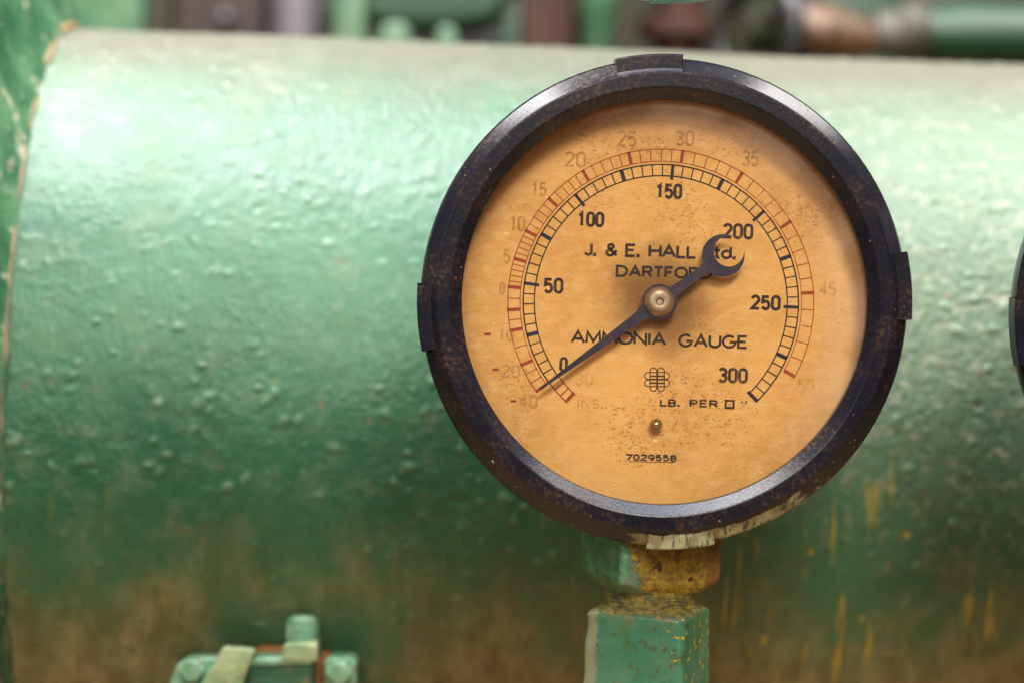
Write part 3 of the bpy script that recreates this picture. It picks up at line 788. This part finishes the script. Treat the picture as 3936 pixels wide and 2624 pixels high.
vpoly('strap', [(440, 1640), (690, 1185), (720, 1165), (985, 1180), (1000, 1210), (830, 1640)], -.020, -.011, 'vlight', .0022)
vpoly('stem_collar', [(1255, 1292), (1270, 1150), (1300, 1130), (1575, 1130), (1592, 1150), (1590, 1292)], -.019, .008, 'vlight', .0022)
bm = bmesh.new()
a = vp(1420, 1150)-vb; b = vp(1425, 890)-vb; rr = px(168/2.513, VD)
lathe([(0, a.z), (rr, a.z), (rr, b.z-.004), (rr*.9, b.z-.001), (rr*.55, b.z), (0, b.z)], 6, 'Z', bm)
bmesh.ops.rotate(bm, verts=bm.verts[:], cent=(0, 0, 0), matrix=Matrix.Rotation(R(14), 3, 'Z'))
bmesh.ops.bevel(bm, geom=bm.edges[:], offset=.0012, segments=2, affect='EDGES', clamp_overlap=True)
obj('stem_nut', bm, 'vmint', valve, 40, ((a.x+b.x)/2, -.004, 0))
vpoly('locking_leaf', [(1290, 868), (1330, 845), (1430, 838), (1560, 862), (1690, 925), (1725, 955), (1690, 985), (1560, 945), (1330, 905)], .004, .009, 'wire', .0008)
pw = [vp(x, y)-vb + Vector((0, .008+.004*i, 0)) for i, (x, y) in enumerate([(1690, 945), (1760, 978), (1850, 1030), (1930, 1072), (1975, 1095)])]
obj('tie_wire', tube(pw, [.0012, .0010, .0010, .0016, .0024], 10), 'wire', valve, 180)
vpoly('gland_nut', [(620, 1900), (600, 1470), (640, 1400), (760, 1385), (870, 1400), (905, 1460), (890, 1900)], -.010, -.002, 'vmint', .002)

for hx, hy in ((1800, 1420), (400, 1395)):
    p = vp(hx, hy)-vb
    b_ = lathe([(0, -.009), (.0050, -.009), (.0058, -.0078), (.0058, 0), (0, 0)], 6)
    obj('bolt_head', b_, 'vmint', valve, 20, (p.x, -.009, p.z))
# pipe that carries the valve
bm = lathe([(0, -.30), (.024, -.30), (.024, -.028), (.030, -.024), (.030, -.006), (0, -.006)], 32, 'Z')
obj('pipe', bm, 'vdark', valve, 40, (0, .012, 0))

# ================================================================== BLURRED MACHINERY BEYOND THE TANK
BD = 1.75
def bp(x, y, d=BD): return place2(x, y, d)
def standing(name, x0, x1, d, mat, label, cat, depth=.15, top=-400, bot=700, bev=.004):
    a = bp(x0, 60, d); b = bp(x1, 60, d); z1 = bp(0, top, d).z; z0 = bp(0, bot, d).z
    c = Vector(((a.x+b.x)/2, a.y, z0))
    o = obj(name, box(-(b.x-a.x)/2, (b.x-a.x)/2, 0, depth, 0, z1-z0, bev), mat, None, 40, c)
    return tag(o, label, cat)
# green cabinet with a yellow-edged door
a = bp(130, 60, 1.9); b = bp(398, 60, 1.9)
cab = root('green_cabinet', Vector(((a.x+b.x)/2, a.y, 0)), 'bright green cabinet beyond the tank at upper left', 'cabinet')
hw = (b.x-a.x)/2
obj('cabinet_body', box(-hw, hw, .01, .4, 0.004, 1.9, .006), 'bgreen', cab, 40)
obj('door', box(-hw+.01, hw-.028, -.006, .008, .1, 1.85, .004), 'bgreen', cab, 40)
obj('edge_strip', box(hw-.024, hw-.002, -.003, .008, .05, 1.88, .003), 'olive', cab, 40)
# brown boarded panel with a white knob
a = bp(402, 60, 1.85); b = bp(607, 60, 1.85)
pan = root('brown_partition', Vector(((a.x+b.x)/2, a.y, 0)), 'dark brown board with a small pale knob, behind the tank top', 'panel')
hw = (b.x-a.x)/2
obj('face_board', box(-hw, hw, 0, .05, 0.004, 1.9, .004), 'bwood', pan, 40)
kz = bp(522, 44, 1.85)
obj('knob', lathe([(0, -.02), (.005, -.019), (.0075, -.013), (.006, -.006), (.004, 0), (0, 0)], 20), 'lilac', pan, 180, (kz.x-pan.location.x, 0, kz.z))
# grey post
a = bp(614, 60, 1.8); b = bp(736, 60, 1.8); hw = (b.x-a.x)/2
post = obj('grey_post', lathe([(0, .004), (hw*1.5, .004), (hw*1.5, .02), (hw, .024), (hw, 1.95), (hw*.9, 1.96), (0, 1.96)], 32, 'Z'), 'lilac', None, 40, ((a.x+b.x)/2, a.y+hw, 0))
tag(post, 'smooth lilac-grey round post between the brown board and green machine', 'post')
# green machine frame: two legs, deep arch, lugs at its foot
c = bp(980, 60, 1.6)
mf = root('green_machine', Vector((c.x, c.y, c.z-.12)), 'dark green cast machine frame with an arched opening, above the tank', 'machine')
def rel(x, y, d=1.6): return bp(x, y, d) - mf.location
def mpoly(name, pts, y0, y1, mat, bev=.004):
    return obj(name, prism([(rel(*p).x, rel(*p).z) for p in pts], y0, y1, None, 'Y', bev), mat, mf, 40)
mpoly('leg', [(770, 190), (772, 20), (790, -60), (845, -60), (842, 190)], -.02, .05, 'lgreen')
mpoly('leg', [(1142, 200), (1146, 0), (1195, -60), (1205, 0), (1192, 200)], .0, .06, 'dgreen')
arch = [(838, -200), (838, 10)] + [(990 + 150*math.cos(R(a)), 30 + 28*math.sin(R(a))) for a in range(180, -1, -20)] + [(1145, 10), (1200, -20), (1200, -200)]
mpoly('arch_beam', arch, -.01, .06, 'dgreen', .003)
mpoly('foot_lug', [(880, 200), (885, 84), (930, 76), (950, 90), (955, 200)], -.06, -.02, 'lgreen')
mpoly('foot_lug', [(1005, 200), (1010, 90), (1040, 84), (1055, 100), (1060, 200)], -.06, -.02, 'lgreen')
mpoly('back_plate', [(770, 200), (770, -200), (1200, -200), (1200, 200)], .22, .24, 'iron')
# red-brown block, pale green pipe, olive housing
standing('red_block', 1196, 1322, 1.75, 'brick', 'red-brown painted block between the two green uprights', 'block')
a = bp(1328, 60, 1.6); b = bp(1422, 60, 1.6); hw = (b.x-a.x)/2
gp = obj('green_pipe', lathe([(0, -.3), (hw*.8, -.3), (hw*.8, .035), (hw*1.0, .04), (hw*1.0, .07), (hw*.72, .078), (hw*.72, .09), (hw*1.25, .13), (hw*1.25, .3), (0, .3)], 32, 'Z'), 'lgreen', None, 40, ((a.x+b.x)/2, a.y, bp(1375, 60, 1.6).z-.03))
tag(gp, 'pale green upright pipe with flared flange, left of the olive housing', 'pipe')
standing('olive_housing', 1405, 1700, 1.8, 'olive', 'olive brown housing right above the gauge top', 'housing', .3)
# black handwheel seen nearly edge on
c = bp(1740, 80, 1.55)
hwl = root('black_handwheel', c, 'black iron handwheel above the gauge, right of the olive housing', 'handwheel', rotz=R(38))
bm = lathe([(.040+.009*math.cos(t), .009*math.sin(t)) for t in [2*PI*k/12 for k in range(12)]], 40, 'X', closed=True)
obj('rim', bm, 'iron', hwl, 180)
for k_ in range(3):
    a = 2*PI*k_/3+.4
    obj('spoke', tube([(0, 0, 0), (0, .04*math.cos(a), .04*math.sin(a))], .006, 8), 'iron', hwl, 180)
obj('hub', lathe([(0, -.02), (.014, -.02), (.016, 0), (.014, .03), (0, .03)], 20, 'X'), 'olive', hwl, 40)
# copper pipe run with grey fittings and a green length
c = bp(1900, 85, 1.6)
cp = root('copper_pipe_run', c, 'dull orange copper pipe with grey-beige unions and a green tail, lying behind tank', 'pipe')
def cr(x, y, d=1.6): return bp(x, y, d) - c
def seg(name, x0, y0, x1, y1, r0, r1, mat, d0=1.6, d1=1.6):
    p, q = cr(x0, y0, d0), cr(x1, y1, d1)
    obj(name, tube([p, p.lerp(q, .15), p.lerp(q, .85), q], [r0*.85, r0, r1, r1*.85], 24), mat, cp, 40)
seg('elbow', 1835, 62, 1925, 85, .020, .022, 'copper')
seg('copper_length', 1920, 84, 2012, 92, .021, .014, 'copper')
seg('union', 2005, 78, 2062, 82, .018, .020, 'stone')
seg('union', 2060, 72, 2130, 78, .024, .023, 'stone')
seg('green_length', 2125, 78, 2600, 95, .027, .027, 'dgreen')
seg('stub', 1800, 15, 1862, 40, .011, .013, 'lilac')
seg('stub', 2060, 40, 2120, 62, .010, .012, 'lilac')
def flanged(name, x, d, r, mat, label, y=40):
    p = bp(x, y, d)
    prof = [(0, -.35), (r, -.35), (r, -.012), (r*1.7, -.010), (r*1.7, .004), (r, .006), (r, .4), (0, .4)]
    o = obj(name, lathe(prof, 24, 'Z'), mat, None, 40, p); tag(o, label, 'pipe')
flanged('dark_pipe', 752, 1.95, .022, 'dgreen', 'dark green flanged pipe in the gap right of the grey post', 30)
flanged('drain_pipe', 1300, 2.0, .016, 'iron', 'thin black flanged pipe next to the red-brown block', 70)
flanged('brown_pipe', 1560, 1.65, .020, 'brick', 'brown flanged pipe in front of the olive housing', 60)
standing('green_casing', 1870, 2085, 1.9, 'dgreen', 'dark green casing behind the copper pipe', 'casing', .3, -400, 700)
standing('black_cabinet', 2085, 2700, 2.0, 'iron', 'blackish cabinet filling the upper right corner', 'cabinet', .15, -600, 700)
